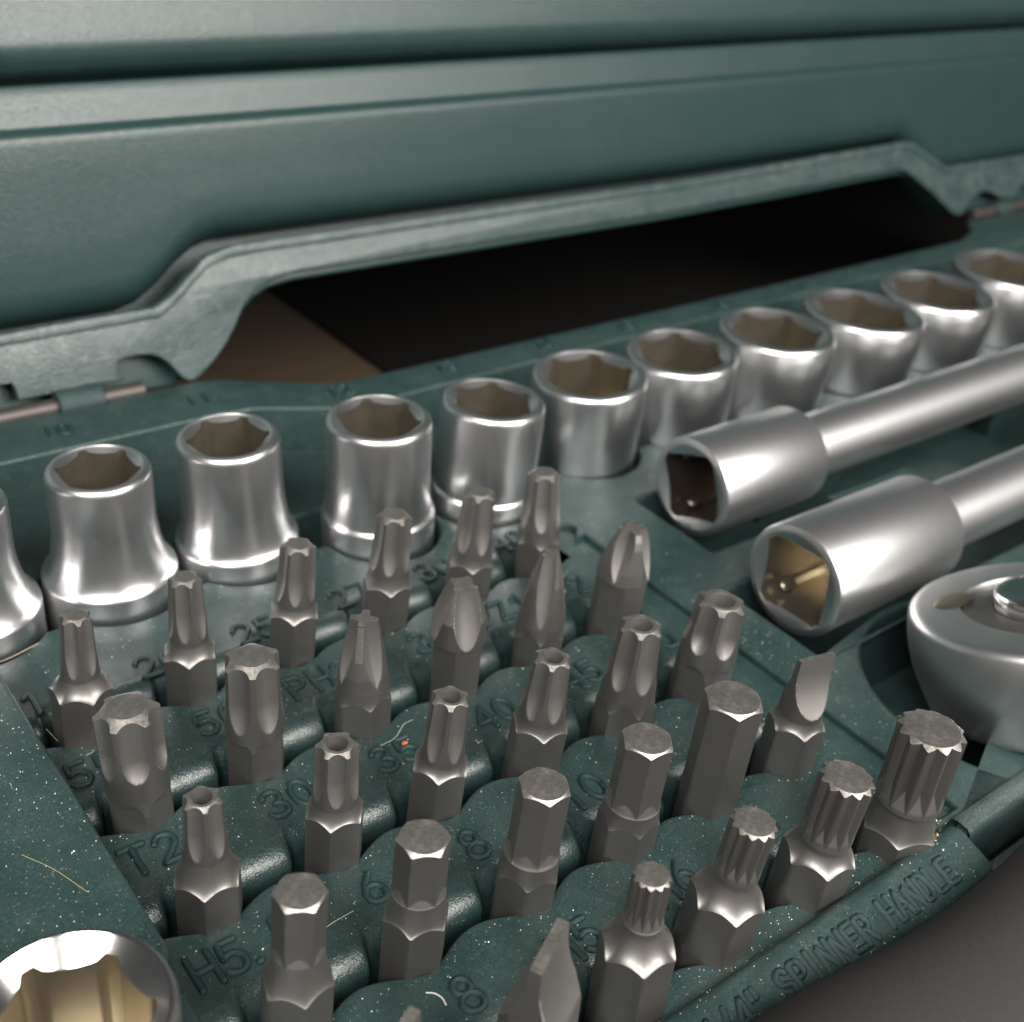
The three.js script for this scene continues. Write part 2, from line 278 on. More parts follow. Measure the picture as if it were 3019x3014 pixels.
// ------------------------------------------------------------------ raised lettering
const arcPts = (cx, cy, rx, ry, a0, a1, n = 10) => Array.from({ length: n + 1 }, (_, i) => { const a = lerp(a0, a1, i / n) * Math.PI / 180; return [cx + rx * Math.cos(a), cy + ry * Math.sin(a)]; });
const GL = {
  0: [arcPts(0.33, 0.5, 0.28, 0.46, 0, 360, 20)], 1: [[[0.12, 0.22], [0.36, 0.04]], [[0.36, 0.04], [0.36, 0.98]]],
  2: [[...arcPts(0.33, 0.3, 0.27, 0.26, 190, 390, 9), [0.06, 0.96]], [[0.06, 0.96], [0.62, 0.96]]],
  3: [arcPts(0.32, 0.27, 0.25, 0.23, 200, 440, 9), arcPts(0.32, 0.73, 0.28, 0.24, -85, 165, 9)], 4: [[[0.5, 0.98], [0.5, 0.04]], [[0.5, 0.04], [0.04, 0.68], [0.66, 0.68]]],
  5: [[[0.58, 0.04], [0.14, 0.04], [0.1, 0.46]], [[0.1, 0.46], ...arcPts(0.32, 0.68, 0.28, 0.28, -110, 150, 10)]], 6: [[[0.5, 0.04], [0.2, 0.36], [0.08, 0.6]], arcPts(0.34, 0.68, 0.26, 0.27, 0, 360, 16)],
  7: [[[0.06, 0.04], [0.62, 0.04], [0.26, 0.98]]], 8: [arcPts(0.33, 0.26, 0.22, 0.22, 0, 360, 16), arcPts(0.33, 0.72, 0.28, 0.25, 0, 360, 16)], 9: [arcPts(0.33, 0.3, 0.25, 0.26, 0, 360, 16), [[0.57, 0.36], [0.46, 0.7], [0.2, 0.97]]],
  T: [[[0, 0.04], [0.64, 0.04]], [[0.32, 0.04], [0.32, 0.98]]], H: [[[0.05, 0.02], [0.05, 0.98]], [[0.6, 0.02], [0.6, 0.98]], [[0.05, 0.5], [0.6, 0.5]]],
  P: [[[0.06, 0.98], [0.06, 0.04], [0.34, 0.04]], arcPts(0.34, 0.29, 0.26, 0.25, -90, 90, 8), [[0.34, 0.54], [0.06, 0.54]]], Z: [[[0.05, 0.04], [0.6, 0.04], [0.05, 0.96], [0.62, 0.96]]],
  M: [[[0.02, 0.98], [0.08, 0.04], [0.34, 0.7], [0.6, 0.04], [0.66, 0.98]]], S: [[...arcPts(0.32, 0.27, 0.26, 0.23, -30, -270, 9), ...arcPts(0.32, 0.73, 0.27, 0.23, -80, 150, 9)]],
  I: [[[0.3, 0.02], [0.3, 0.98]]], N: [[[0.05, 0.98], [0.05, 0.04], [0.58, 0.96], [0.58, 0.02]]], E: [[[0.58, 0.04], [0.06, 0.04], [0.06, 0.96], [0.6, 0.96]], [[0.06, 0.5], [0.48, 0.5]]],
  R: [[[0.06, 0.98], [0.06, 0.04], [0.34, 0.04]], arcPts(0.34, 0.28, 0.25, 0.24, -90, 90, 8), [[0.34, 0.52], [0.06, 0.52]], [[0.34, 0.52], [0.6, 0.98]]], A: [[[0.02, 0.98], [0.32, 0.03], [0.62, 0.98]], [[0.14, 0.64], [0.5, 0.64]]],
  D: [[[0.06, 0.04], [0.06, 0.96], [0.26, 0.96]], arcPts(0.26, 0.5, 0.33, 0.46, 90, -90, 12), [[0.26, 0.04], [0.06, 0.04]]], L: [[[0.06, 0.02], [0.06, 0.96], [0.58, 0.96]]],
  '/': [[[0.5, 0], [0.1, 1]]], '"': [[[0.2, 0.02], [0.2, 0.28]], [[0.42, 0.02], [0.42, 0.28]]], '.': [[[0.1, 0.95], [0.14, 0.95]]], ' ': [],
};
function lettering(name, text, x, z, h, adv, r, top, parent, mat = M.letter, shear = 0) {
  const parts = [];
  [...text].forEach((ch, k) => {
    for (const st of GL[ch]) {
      const P = st.map(([u, v]) => { const X = x + k * adv + u * h * 0.92 + shear * v, Z = z + (v - 0.5) * h; return new THREE.Vector3(X, top(X, Z) + r * 0.12, Z); });
      const path = new THREE.CurvePath(); for (let i = 1; i < P.length; i++) if (P[i].distanceTo(P[i - 1]) > 1e-4) path.add(new THREE.LineCurve3(P[i - 1], P[i]));
      const smooth = P.length > 6 ? new THREE.CatmullRomCurve3(P) : path;
      parts.push(new THREE.TubeGeometry(smooth, P.length > 6 ? P.length * 2 : Math.max(4, (P.length - 1) * 6), r, 8));
      for (const e of [P[0], P[P.length - 1]]) parts.push(new THREE.SphereGeometry(r, 8, 6).translate(e.x, e.y, e.z));
    }
  });
  return mesh(name, merge(parts), mat, parent);
}
const flat0 = () => 0;
for (const [t, x, z] of [['T15', -8.2, -11.6], ['20', 12.2, -11.2], ['25', 28, -11.2], ['27', 45.6, -11.8], ['30', 62.2, -11.2], ['40', 78.8, -11.8],
  ['55', -4.2, 5.2], ['50', 14.2, 4.6], ['PH2', 29, 4.4], ['3', 50.6, 4.8], ['PZ1', 63.2, 4.4], ['2', 83, 5],
  ['T27', -3.6, 23.1], ['30', 15.0, 23.6], ['35', 31.6, 24], ['40', 48.6, 24.4], ['45', 65.4, 24.2], ['50', 81.6, 24.2],
  ['H5.5', -3.8, 42.2], ['6', 18.2, 42.4], ['8', 33, 43.4], ['10', 49.4, 43.8],
  ['8', 19.2, 61.2], ['M5', 32.2, 62.4], ['M6', 48.6, 62.2], ['8', 68.4, 61.8]]) lettering('raised_number', t, x, z, 5.0, t === 'H5.5' ? 3.4 : 3.9, 0.46, flat0, tray);
lettering('raised_lettering', '1/4" SPINNER HANDLE', 38.6, 81.5, 3.5, 2.42, 0.5, (x, z) => railY(z) - 0.12, tray);
[['10', 20], ['11', 47.5], ['12', 73.5], ['13', 99.5], ['14', 126.5], ['15', 151], ['16', 183], ['17', 213]].forEach(([t, x]) => lettering('raised_size', t, x, x < 60 ? -70.4 : -61.6, 4.0, 2.9, 0.38, () => 9.5, tray));

// ------------------------------------------------------------------ the case: lid and hinge
const TILT = 22 * Math.PI / 180, LY = 10, LZ = -80;
const lidPt = (x, s, d) => [x, LY + s * Math.cos(TILT) - d * Math.sin(TILT), LZ - s * Math.sin(TILT) - d * Math.cos(TILT)];
const sM = (x) => curveAt([[-90, 17.3], [44, 17.4], [48, 18.3], [53, 21.4], [57, 24.6], [61, 27.2], [66, 28.6], [80, 28.6], [200, 28.5], [289, 29.4], [292, 29.0], [309, 17.9], [312, 17.7], [420, 18.6]], x);
const sR = (x) => curveAt([[-90, 13.6], [49, 14.6], [53, 16.6], [61, 22.7], [66, 23.9], [72, 24.2], [200, 24.1], [290, 26.2], [294, 25.4], [309.5, 17.2], [313, 16.8], [420, 16.4]], x);
const lidXs = [...range(-90, 40, 5), ...range(41, 82, 0.8), ...range(84, 284, 4), ...range(285, 316, 0.8), ...range(318, 520, 5)];
const lid = mesh('lid', (() => {
  const prof = (x) => {
    const m = sM(x), r = sR(x);
    const e = (q) => lerp(-2.9, 2.2, clamp((45 - q) / 26));      // the middle panel leans back towards its foot
    return [[190, 14], [178, -4], [150, -4.6], [100, -4.6], [66, -4.5], [63.2, -4.5], [62, -4.3], [60.8, -3.8], [59.8, -3], [58.9, -1.9], [58.2, -0.5], [57.8, 1.2], [57.6, 3.2], [57, 4.2],
      [56.7, 3.4], [56.6, -0.4], [56.4, -0.95], [56, -1.2], [54, -1.25], [50, -1.3], [49.3, -1.3], [48.9, -1.4], [48.6, -1.75], [48.3, -2.3], [47.9, -2.75], [47.3, -3.05], [46.5, -3.1], [45.6, -2.95], [44.4, e(44.4)], [40, e(40)], [lerp(40, m + 3, 0.5), e(lerp(40, m + 3, 0.5))],
      [m + 3.4, e(m + 3.4)], [m + 2.1, e(m + 2.1) + 0.25], [m + 0.9, e(m + 2) + 0.85], [m - 0.2, e(m + 2) + 1.7], [m - 1.2, e(m + 2) + 2.9], [m - 2, e(m + 2) + 4.4], [m - 2.5, e(m + 2) + 6], [m - 2.8, e(m + 2) + 8], [m - 2.9, 11.5], [Math.min(r, m - 3) - 4, 11.8]];
  };
  const P = lidXs.map(prof), n = P[0].length;
  return grid(lidXs.length - 1, n - 1, (i, j) => { const [s, d] = P[i][j]; return [...lidPt(lidXs[i], s, d), lidXs[i] / 100, s / 100]; }, 0.9);
})(), M.lid, CASE);
function lidPlate(name, top, bottom, d0, thick, bev, mat, parent) {
  const sh = new THREE.Shape([...bottom.map(([x, s]) => new THREE.Vector2(x, s)), ...top.map(([x, s]) => new THREE.Vector2(x, s)).reverse()]);
  const g = new THREE.ExtrudeGeometry(sh, { depth: thick - 2 * bev, bevelEnabled: true, bevelSize: bev, bevelThickness: bev, bevelOffset: -bev, bevelSegments: 3, curveSegments: 4 });
  g.translate(0, 0, -(thick - bev) - d0);            // front face at d = d0
  const c = toCreasedNormals(g, 0.6), p = c.attributes.position, nr = c.attributes.normal, uv = c.attributes.uv;
  for (let i = 0; i < p.count; i++) { uv.setXY(i, p.getX(i) / 100, p.getY(i) / 100); p.setXYZ(i, ...lidPt(p.getX(i), p.getY(i), -p.getZ(i))); const s = nr.getY(i), d = nr.getZ(i); nr.setXYZ(i, nr.getX(i), s * Math.cos(TILT) + d * Math.sin(TILT), -s * Math.sin(TILT) + d * Math.cos(TILT)); }
  return mesh(name, c, mat, parent);
}
const rimTop = [...range(-90, 44, 8), ...range(45, 80, 1), ...range(88, 282, 8), ...range(284, 316, 1), ...range(324, 420, 8)].map((x) => [x, sR(x)]);
const rimLow = [[-90, 5.2], [19.2, 5.2], [19.6, 4.6], [20, 1.9], [38.6, 1.9], [39, 2.4], [39.3, 5.4], [41, 5.9], [43.5, 5.9], [46, 5.6], [47.7, 4.8], [49.2, 3.4], [50.4, 1.6], [51.4, 0], [52.6, -0.9], [54, -1], [56, 0.2], [59, 2.2], [62, 4.4], [64.4, 6.6], [66.3, 9], [68, 11], [70.4, 12.9], [74, 14.4], [80, 15.1], [130, 15], [187, 14.9], [240, 15.7], [286, 16.7], [290, 16.5], [293, 15.6], [303, 9.6], [312, 3], [314.5, 1.5], [318, 1.1], [321, 3.4], [324, 5.4], [328, 6.8], [332, 7.2], [336, 6.2], [341, 3.7], [350, 3.6], [352, 6.5], [420, 6.8]];
const lift = (x) => 1.7 * sstep(58, 68, x) * (1 - sstep(284, 296, x));
lidPlate('rim_flange', rimTop, rimLow.map(([x, s]) => [x, s + lift(x)]), 0, 2.4, 0.35, M.rim, lid);
lidPlate('rim_bead', rimTop.map(([x, s]) => [x, s - 0.15]), rimTop.map(([x, s]) => [x, s - 2.3]), -0.55, 1.2, 0.4, M.rim, lid);
lidPlate('rim_lip', rimTop.map(([x, s]) => [x, s - 2]).filter(([x]) => x > 50 && x < 312), rimLow.filter(([x]) => x > 51 && x < 314), 1.6, 9, 0.7, M.lid, lid);
lidPlate('hinge_backing', [[-90, 12], [54, 12]], [[-90, -1.5], [52, -1.5], [54, 3]], 5.0, 5, 0.5, M.lid, lid);
lidPlate('hinge_backing', [[312, 12], [420, 12]], [[314, 2], [420, 0]], 5.0, 5, 0.5, M.lid, lid);
const rodX = (x0, x1, r, y, z, n = 28) => { const c = 0.25; return lathe([[0, 0], [r - c, 0], [r, c], [r, x1 - x0 - c], [r - c, x1 - x0], [0, x1 - x0]], n).rotateZ(-Math.PI / 2).translate(x0, y, z); };
mesh('hinge_pin', rodX(-80, 43, 1.65, 9.6, -79.4), M.rust, CASE);
mesh('hinge_pin', rodX(325, 420, 1.8, 9.8, -81), M.rust, CASE);
mesh('hinge_knuckle', merge([rodX(26.0, 34.6, 3.1, 9.6, -79.4), new THREE.BoxGeometry(8, 6, 4).translate(30.3, 7.2, -78.2)]), M.plastic, CASE);
mesh('hinge_knuckle', merge([rodX(336.5, 344, 2.8, 9.8, -81), new THREE.BoxGeometry(7.4, 6, 4).translate(340.2, 7.2, -79.4)]), M.plastic, CASE);

// ------------------------------------------------------------------ bits
const hexR = (ph, yaw, ap) => { let a = ((ph - yaw) % (Math.PI / 3) + Math.PI / 3) % (Math.PI / 3); return Math.min(ap / Math.cos(a - Math.PI / 6), ap * 1.139); };
const KIND = {
  star: ['star_bit', 'star bit'], tamper: ['drilled_star_bit', 'star bit'], hex: ['hex_bit', 'hex bit'], spline: ['spline_bit', 'spline bit'], cross: ['cross_bit', 'screwdriver bit'], slot: ['slotted_bit', 'screwdriver bit'],
};
const BOT = -14.9;
function makeBit(o) {
  const D = Math.PI / 180, yawH = o.yaw[0] * D, yawT = o.yaw[1] * D, Rc = o.hex / 2, ap = Rc / 1.139, H = o.H - BOT, yb = o.yb - BOT, yc = o.ys - BOT - 0.25, k = o.k ?? 1.5;
  const t = thing(KIND[o.kind][0], o.label, KIND[o.kind][1], [o.x, BOT, o.z], o.group ?? 'screwdriver bits standing in rows in the tray');
  const rt = new THREE.Vector3(0.757, 0, 0.653), ax = new THREE.Vector3(0, 1, 0).cross(rt).normalize();
  const lx = o.lean ?? 0; t.quaternion.setFromAxisAngle(ax, lx); t.position.addScaledVector(rt, -lx * -BOT * MM);
  const N = o.kind === 'slot' ? 360 : 240, phT = ring(N, yawT), phH = ring(120, yawH);
  const r0 = o.d0 / 2, r1 = o.d1 / 2, len = H - yb;
  const Bl = (y) => lerp(r1, r0, clamp((y - yb) / len));
  let F, rf, kc, pick = () => false;                              // flute surface, flat end radius, end chamfer slope
  const W = (ph, n) => Math.cos(n * (ph - yawT));
  if (o.kind === 'star' || o.kind === 'tamper') {
    F = (ph, y) => { // six milled flutes: a round cutter that runs out of the blank towards the shank
      const Ro = Bl(y), ya = yb + 0.5 * len, ye = yb + (o.ye ?? 0.08) * len, g = y < ya ? ((ya - y) / (ya - ye)) ** 1.7 : 0, rho = 0.56 * Ro, c = rho + Ro * (0.735 + 0.265 * g);
      let q = ((ph - yawT) % (Math.PI / 3) + Math.PI / 3) % (Math.PI / 3) - Math.PI / 6; const h = c * Math.sin(q); return Math.abs(h) > rho ? 99 : c * Math.cos(q) - Math.sqrt(rho * rho - h * h);
    };
    pick = (ph, y) => F(ph, y) < Bl(y) - 0.01;
    rf = (o.kind === 'star' ? 0.6 : 0.7) * r0; kc = 0.55;
  } else if (o.kind === 'hex') {
    const apT = r0 / 1.14, yl = yb + 0.14 * len, run = (y) => (y < yl && !o.plain ? apT + (yl - y) * (r0 * 0.985 - apT) / (0.14 * len) : 0);
    F = (ph, y) => Math.max(hexR(ph, yawT, apT), run(y)); pick = (ph, y) => run(y) > hexR(ph, yawT, apT) + 0.004; rf = 0.82 * r0; kc = 0.75;
  } else if (o.kind === 'spline') {
    const yl = yb + 0.3 * len, run = (y) => (y < yl ? lerp(0.845, 1.02, (yl - y) / (0.29 * len)) * r0 : 0);
    const tooth = (ph) => { const a = Math.abs(((ph - yawT) / (Math.PI / 6) % 1 + 1) % 1 - 0.5) * 2; return r0 * (0.835 + 0.175 * a); };
    F = (ph, y) => Math.max(tooth(ph), run(y)); pick = (ph, y) => y < yl && run(y) > tooth(ph) + 0.005; rf = 0.8 * r0; kc = 0.55;
  } else if (o.kind === 'cross') {
    const be = Math.tan((o.beta ?? 60) * Math.PI / 180), L = o.L ?? 9.5, v0 = (o.v0 ?? 0.52) * r0, ve = o.ve ?? 3.6, pw = o.pw ?? 2.1;
    F = (ph, y) => { const q = Math.abs(((ph - yawT) % (Math.PI / 2) + Math.PI / 2) % (Math.PI / 2) - Math.PI / 4), v = v0 + (ve - v0) * (Math.max(0, H - y) / L) ** pw;
      if (o.rho) { const c = v + o.rho, h = c * Math.sin(q); return h > o.rho ? 99 : c * Math.cos(q) - Math.sqrt(o.rho * o.rho - h * h); }
      const den = Math.cos(q) - Math.sin(q) / be; return den < 0.02 ? 99 : v / den; };
    pick = (ph, y) => F(ph, y) < B(y) - 0.01;
    rf = 0.94 * r0; kc = 0.6;
  } else {
    F = (ph, y) => { const dn = H - y, a = o.th / 2 + 0.045 * dn + 0.9 * clamp((dn - 2) / 7) ** 2 * 2.6, w = o.w / 2 + (o.flare ?? 0.02) * dn; return Math.min(a / Math.max(Math.abs(Math.sin(ph - yawT)), 1e-4), w / Math.max(Math.abs(Math.cos(ph - yawT)), 1e-4)); }; pick = (ph, y) => F(ph, y) < B(y) - 0.01 && F(ph, y) * Math.abs(Math.sin(ph - yawT)) > 0.98 * (o.th / 2 + 0.045 * (H - y) + 0.9 * clamp((H - y - 2) / 7) ** 2 * 2.6);
    rf = 0; kc = 0;
  }
  const prof = o.cone ?? null;                // [[y, r]...] blank outline for cross and slot bits
  const B = prof ? (y) => curveAt(prof.map(([a, r]) => [a - BOT, r]), y) : Bl;
  const R = (ph, y) => Math.min(B(y), F(ph, y));
  const top = (ph) => H - Math.max(0, R(ph, H) - rf) * kc;
  const rows = 56;
  const yRow = (ph, j) => lerp(yb, top(ph), j / (rows - 1)), da = Math.PI / N;
  const [blank, cut] = split(polar(phT, rows, (ph, j) => { const y = yRow(ph, j); return [R(ph, y), y]; }, 0.42), N, (i, j) => pick(phT[i] + da, yRow(phT[i] + da, j + 0.5)));
  mesh('tip', blank, M.dark, t); if (cut.attributes.position.count) mesh(o.kind === 'slot' ? 'blade_face' : 'flutes', cut, M.cut, t);
  const hole = o.kind === 'tamper' ? 0.53 * r0 : 0;
  if (o.kind === 'slot' || o.kind === 'cross') mesh('end_face', faceUV(polar(phT, 6, (ph, j) => { const rr = R(ph, H) * (1 - j / 5), q = Math.max(0, rr - rf * 0.9) * kc; return [rr, H - (j ? q : Math.max(0, R(ph, H) - rf) * kc)]; }, 0.35)), M.bare, t);
  else {
    mesh('end_face', faceUV(polar(phT, 8, (ph, j) => { const re = R(ph, top(ph)), rr = j < 4 ? lerp(re, Math.min(rf, re), j / 4) : lerp(Math.min(rf, re), hole, (j - 4) / 3); return [rr, H - Math.max(0, rr - rf) * kc]; }, 0.25)), M.bare, t);
    if (hole) mesh('end_hole', lathe([[hole, H], [hole * 0.96, H - 0.25], [hole * 0.94, H - 3.2], [0, H - 3.6]], 48, 0.4), M.cut, t);
  }
  if (o.ridges) { const g = []; for (let i = 0; i < 16; i++) g.push(new THREE.BoxGeometry(0.1, 0.12, 1.05)); g.forEach((b, i) => { const y = H - 0.5 - i * 0.34; b.translate(B(y) + 0.01, y, 0); }); mesh('wing_ribs', merge(g).rotateY(-yawT), M.bare, t); }
  // shoulder and shank
  const Rn = Math.min(B(yb), r1), yi = (ph) => yc + (Rc - hexR(ph, yawH, ap)) * k, nk = o.neck;
  if (!o.plain) {
    mesh('shoulder', polar(phH, 17, (ph, j) => {
      if (j === 16) return [r1 * 0.8, yb - 0.01];
      const Rs = hexR(ph, yawH, ap), y0 = yi(ph), u = j / 15;
      if (nk) { // shoulder rising to a turned neck, then up to the tip
        const yn = nk[0] - BOT, rn = nk[1]; if (j > 11) { const v = (j - 11) / 4; return [lerp(rn, r1, v * v), lerp(yn, yb, v)]; }
        const v = j / 11, th = v * Math.PI / 2; return [Rs - (Rs - rn) * (0.5 * Math.sin(th) + 0.5 * v), y0 + (yn - y0) * (0.7 * (1 - Math.cos(th)) + 0.3 * v)];
      }
      const th = u * Math.PI / 2; return [Rs - (Rs - Rn) * (0.55 * Math.sin(th) + 0.45 * u), y0 + (yb - y0) * (0.65 * (1 - Math.cos(th)) + 0.35 * u)];
    }, 0.5), M.shoulder, t);
  }
  mesh('shank', polar(phH, 5, (ph, j) => { const y1 = o.plain ? yb : yi(ph); return j === 0 ? [0, 0] : j === 1 ? [hexR(ph, yawH, ap) - 0.3, 0] : [hexR(ph, yawH, ap), lerp(0.4, y1, (j - 2) / 2)]; }, 0.35), M.dark, t);
  return t;
}
const BITS = [
  { kind: 'star', x: 1.2, z: -2.8, lean: 0.029, yaw: [90, 99], H: 19.9, yb: 10.2, ys: 7.75, d0: 4.15, d1: 5.1, hex: 8.3, label: 'slim star bit at the left end of the rear row, beside the dusty plate' },
  { kind: 'star', x: 17.34, z: -3.19, lean: -0.011, yaw: [116, 95], H: 20, yb: 9.5, ys: 7.1, d0: 4.65, d1: 5.5, hex: 8.0, label: 'slim star bit, second from the left in the rear bit row' },
  { kind: 'star', x: 33.77, z: -3.54, lean: 0.052, yaw: [119, 89], H: 20.15, yb: 9.95, ys: 8.2, d0: 5.15, d1: 5.95, hex: 7.8, label: 'star bit third from the left in the rear bit row' },
  { kind: 'star', x: 50.43, z: -3.52, lean: 0.05, yaw: [114, 94], H: 20.2, yb: 9.7, ys: 7.5, d0: 5.3, d1: 6.4, hex: 8.0, label: 'star bit overlapping the third full socket, fourth in the rear row' },
  { kind: 'star', x: 66.54, z: -2.91, lean: 0.035, yaw: [120, 129], H: 19.9, yb: 8.6, ys: 6.7, d0: 5.4, d1: 6.8, hex: 8.1, label: 'star bit before the dark-bored socket, fifth in the rear bit row' },
  { kind: 'star', x: 82.12, z: -3.38, lean: -0.03, yaw: [124, 156], H: 18.9, yb: 7.8, ys: 5.9, d0: 5.6, d1: 7.2, hex: 8.2, label: 'rearmost star bit at the right end of the back bit row' },
  { kind: 'star', x: 1.68, z: 15.61, lean: -0.05, yaw: [101, 75], H: 17.5, yb: 4.9, ys: 2.9, d0: 8.0, d1: 8.1, hex: 8.4, k: 3, ye: 0.26, label: 'thick brownish star bit, the widest star tip, beside the dusty green plate' },
  { kind: 'star', x: 17.99, z: 15.45, lean: -0.015, yaw: [121, 116], H: 18.6, yb: 6.5, ys: 5.7, d0: 7.6, d1: 8.0, hex: 8.2, k: 3, ye: 0.14, label: 'thick solid star bit with straight shank and no neck, behind the number 30' },
  { kind: 'cross', x: 34.69, z: 15.6, lean: -0.012, yaw: [106, 134], H: 18.5, yb: 7.6, ys: 5.4, d0: 4.0, d1: 7.4, hex: 8.4, cone: [[7.6, 3.75], [8.6, 3.6], [10, 3.45], [12, 3.1], [18.5, 1.95]], beta: 58, v0: 0.5, ve: 3.7, L: 10.2, pw: 2.0, ridges: true, label: 'cross-tip screwdriver bit with a ribbed wing facing the front' },
  { kind: 'cross', x: 50.82, z: 15.81, lean: 0.003, yaw: [128, 153], H: 18.7, yb: 9.2, ys: 9.0, d0: 4.4, d1: 8.0, hex: 8.1, plain: true, cone: [[9.2, 4.05], [13.6, 4.05], [15.4, 3.45], [18.7, 2.2]], rho: 2.6, v0: 0.66, ve: 4.05, L: 9.4, pw: 1.5, label: 'large cross-tip bit with a broad leaf-shaped flute and no neck' },
  { kind: 'cross', x: 66.56, z: 16.13, lean: 0.016, yaw: [126, 178], H: 19.1, yb: 6.8, ys: 4.6, d0: 2.9, d1: 7.5, hex: 8.2, cone: [[6.8, 3.75], [9, 3.45], [14, 2.85], [19.1, 1.5]], rho: 1.7, v0: 0.66, ve: 3.55, L: 11.4, pw: 1.25, label: 'slender pointed cross-tip bit with a narrow tongue-shaped flute facing the front' },
  { kind: 'cross', x: 82.65, z: 16.21, lean: 0.045, yaw: [126, 107], H: 18.7, yb: 9.8, ys: 9.6, d0: 4.4, d1: 8.4, hex: 8.7, plain: true, cone: [[9.8, 4.35], [12, 4.05], [16.2, 3.2], [17.4, 2.8], [18.7, 2.2]], beta: 52, v0: 0.5, ve: 4.2, L: 8.4, pw: 1.7, label: 'cross-tip bit with sharp V cut at the right end of its row beside the slot' },
  { kind: 'tamper', x: 2.1, z: 34.43, lean: -0.013, yaw: [120, 107], H: 18.1, yb: 9.7, ys: 6.0, d0: 4.5, d1: 5.35, hex: 8.3, label: 'drilled star bit at the left of the row, next to the raised T27' },
  { kind: 'tamper', x: 18.87, z: 34.6, lean: 0.007, yaw: [128, 89], H: 18.2, yb: 9.4, ys: 7.4, d0: 5.2, d1: 5.7, hex: 7.7, label: 'drilled star bit with a scratched shank standing beside the raised 30' },
  { kind: 'tamper', x: 34.64, z: 34.3, lean: 0.05, yaw: [128, 124], H: 18.45, yb: 8.5, ys: 7.0, d0: 5.1, d1: 5.95, hex: 7.9, label: 'drilled star bit standing beside the raised 35 with the red speck' },
  { kind: 'tamper', x: 51.03, z: 34.8, lean: 0.05, yaw: [120, 131], H: 18.4, yb: 8.4, ys: 6.8, d0: 5.3, d1: 6.65, hex: 8.2, label: 'drilled star bit standing between the raised 40 and 45' },
  { kind: 'tamper', x: 67.34, z: 35.59, lean: 0.021, yaw: [106, 134], H: 18, yb: 6.4, ys: 4.2, d0: 6.25, d1: 8.0, hex: 8.8, k: 2.4, ye: 0.14, label: 'stout drilled star bit just behind the flat-ended hex bit' },
  { kind: 'tamper', x: 83.43, z: 35.7, lean: 0.05, yaw: [131, 136], H: 16.5, yb: 6.4, ys: 4.4, d0: 7.4, d1: 8.9, hex: 9.3, k: 2.4, ye: 0.2, label: 'widest drilled star bit, at the right end of its row under the extension bar' },
  { kind: 'hex', x: 3, z: 53.65, lean: 0.02, yaw: [107, 89], H: 21, yb: 12.4, ys: 7.9, d0: 5.7, d1: 5.6, hex: 8.1, label: 'narrow hex bit in the foreground beside the raised H5' },
  { kind: 'hex', x: 18.84, z: 52.72, lean: 0.017, yaw: [133, 148], H: 18.8, yb: 10.6, ys: 6.9, d0: 6.2, d1: 6.3, hex: 8.0, neck: [9.6, 3.15], label: 'hex bit with a stepped neck standing beside the raised 6' },
  { kind: 'hex', x: 35.28, z: 52.97, lean: 0.036, yaw: [130, 117], H: 18.4, yb: 7.4, ys: 4.6, d0: 6.5, d1: 7.0, hex: 8.1, label: 'hex bit in the middle of the hex row, behind the tall slotted bit' },
  { kind: 'hex', x: 51.43, z: 53.53, lean: 0.034, yaw: [112, 125], H: 18.2, yb: 7.6, ys: 5.0, d0: 6.9, d1: 7.2, hex: 8.2, label: 'hex bit with two half-moon facets at its base, left of the straight thick hex bit' },
  { kind: 'hex', x: 66.76, z: 54, lean: 0.023, yaw: [126, 126], H: 18.3, yb: 5, ys: 5, d0: 8.2, d1: 8.2, hex: 8.2, plain: true, label: 'thick straight hex bit without a neck, left of the slotted blade' },
  { kind: 'slot', x: 82.4, z: 54.5, lean: 0.03, yaw: [122, 11.8], H: 19, yb: 9.2, ys: 7.4, d0: 6, d1: 6.2, hex: 8.3, th: 0.75, w: 6.0, cone: [[9.2, 3.1], [19, 3.1]], label: 'slotted bit with a narrow upright blade near the ratchet' },
  { kind: 'slot', x: 2.6, z: 72.8, lean: 0, yaw: [120, -28], H: 20.3, yb: 2, ys: 1.5, d0: 8.6, d1: 8.8, hex: 9.6, th: 1.2, w: 7.2, flare: 0.06, cone: [[2, 4.5], [20.3, 4.5]], label: 'slotted bit whose blade end just shows at the bottom edge' },
  { kind: 'slot', x: 20.9, z: 72.4, lean: 0, yaw: [120, -28], H: 20, yb: 2, ys: 1.5, d0: 8.6, d1: 8.8, hex: 9.6, th: 1.35, w: 7.2, flare: 0.06, cone: [[2, 4.5], [20, 4.5]], label: 'wide slotted blade in the foreground between the raised 8 and M5' },
  { kind: 'spline', x: 35.38, z: 71.85, lean: -0.004, yaw: [123, 137], H: 20.8, yb: 14.0, ys: 9.9, d0: 4.3, d1: 4.6, hex: 8.9, neck: [13.2, 2.3], label: 'slimmest splined bit, in the foreground beside the raised M5' },
  { kind: 'spline', x: 50.15, z: 71.13, lean: 0.07, yaw: [123, 142], H: 20.1, yb: 12.2, ys: 8.0, d0: 5.6, d1: 5.4, hex: 9.3, neck: [11.4, 2.65], label: 'splined bit second smallest, above the word SPINNER' },
  { kind: 'spline', x: 66.84, z: 71.98, lean: 0.05, yaw: [126, 146], H: 19, yb: 9.2, ys: 6.2, d0: 6.9, d1: 6.6, hex: 9.5, neck: [8.4, 3.2], label: 'splined bit with a yellow smudge on its end, above the word HANDLE' },
  { kind: 'spline', x: 83.48, z: 73.27, lean: 0.0, yaw: [144, 150], H: 19.7, yb: 7.8, ys: 3.2, d0: 8.8, d1: 8.7, hex: 10.4, k: 1, neck: [7.0, 4.1], label: 'largest splined bit, dusted with gold metal specks, near the black ratchet hollow' },
];
for (const b of BITS) makeBit(b);

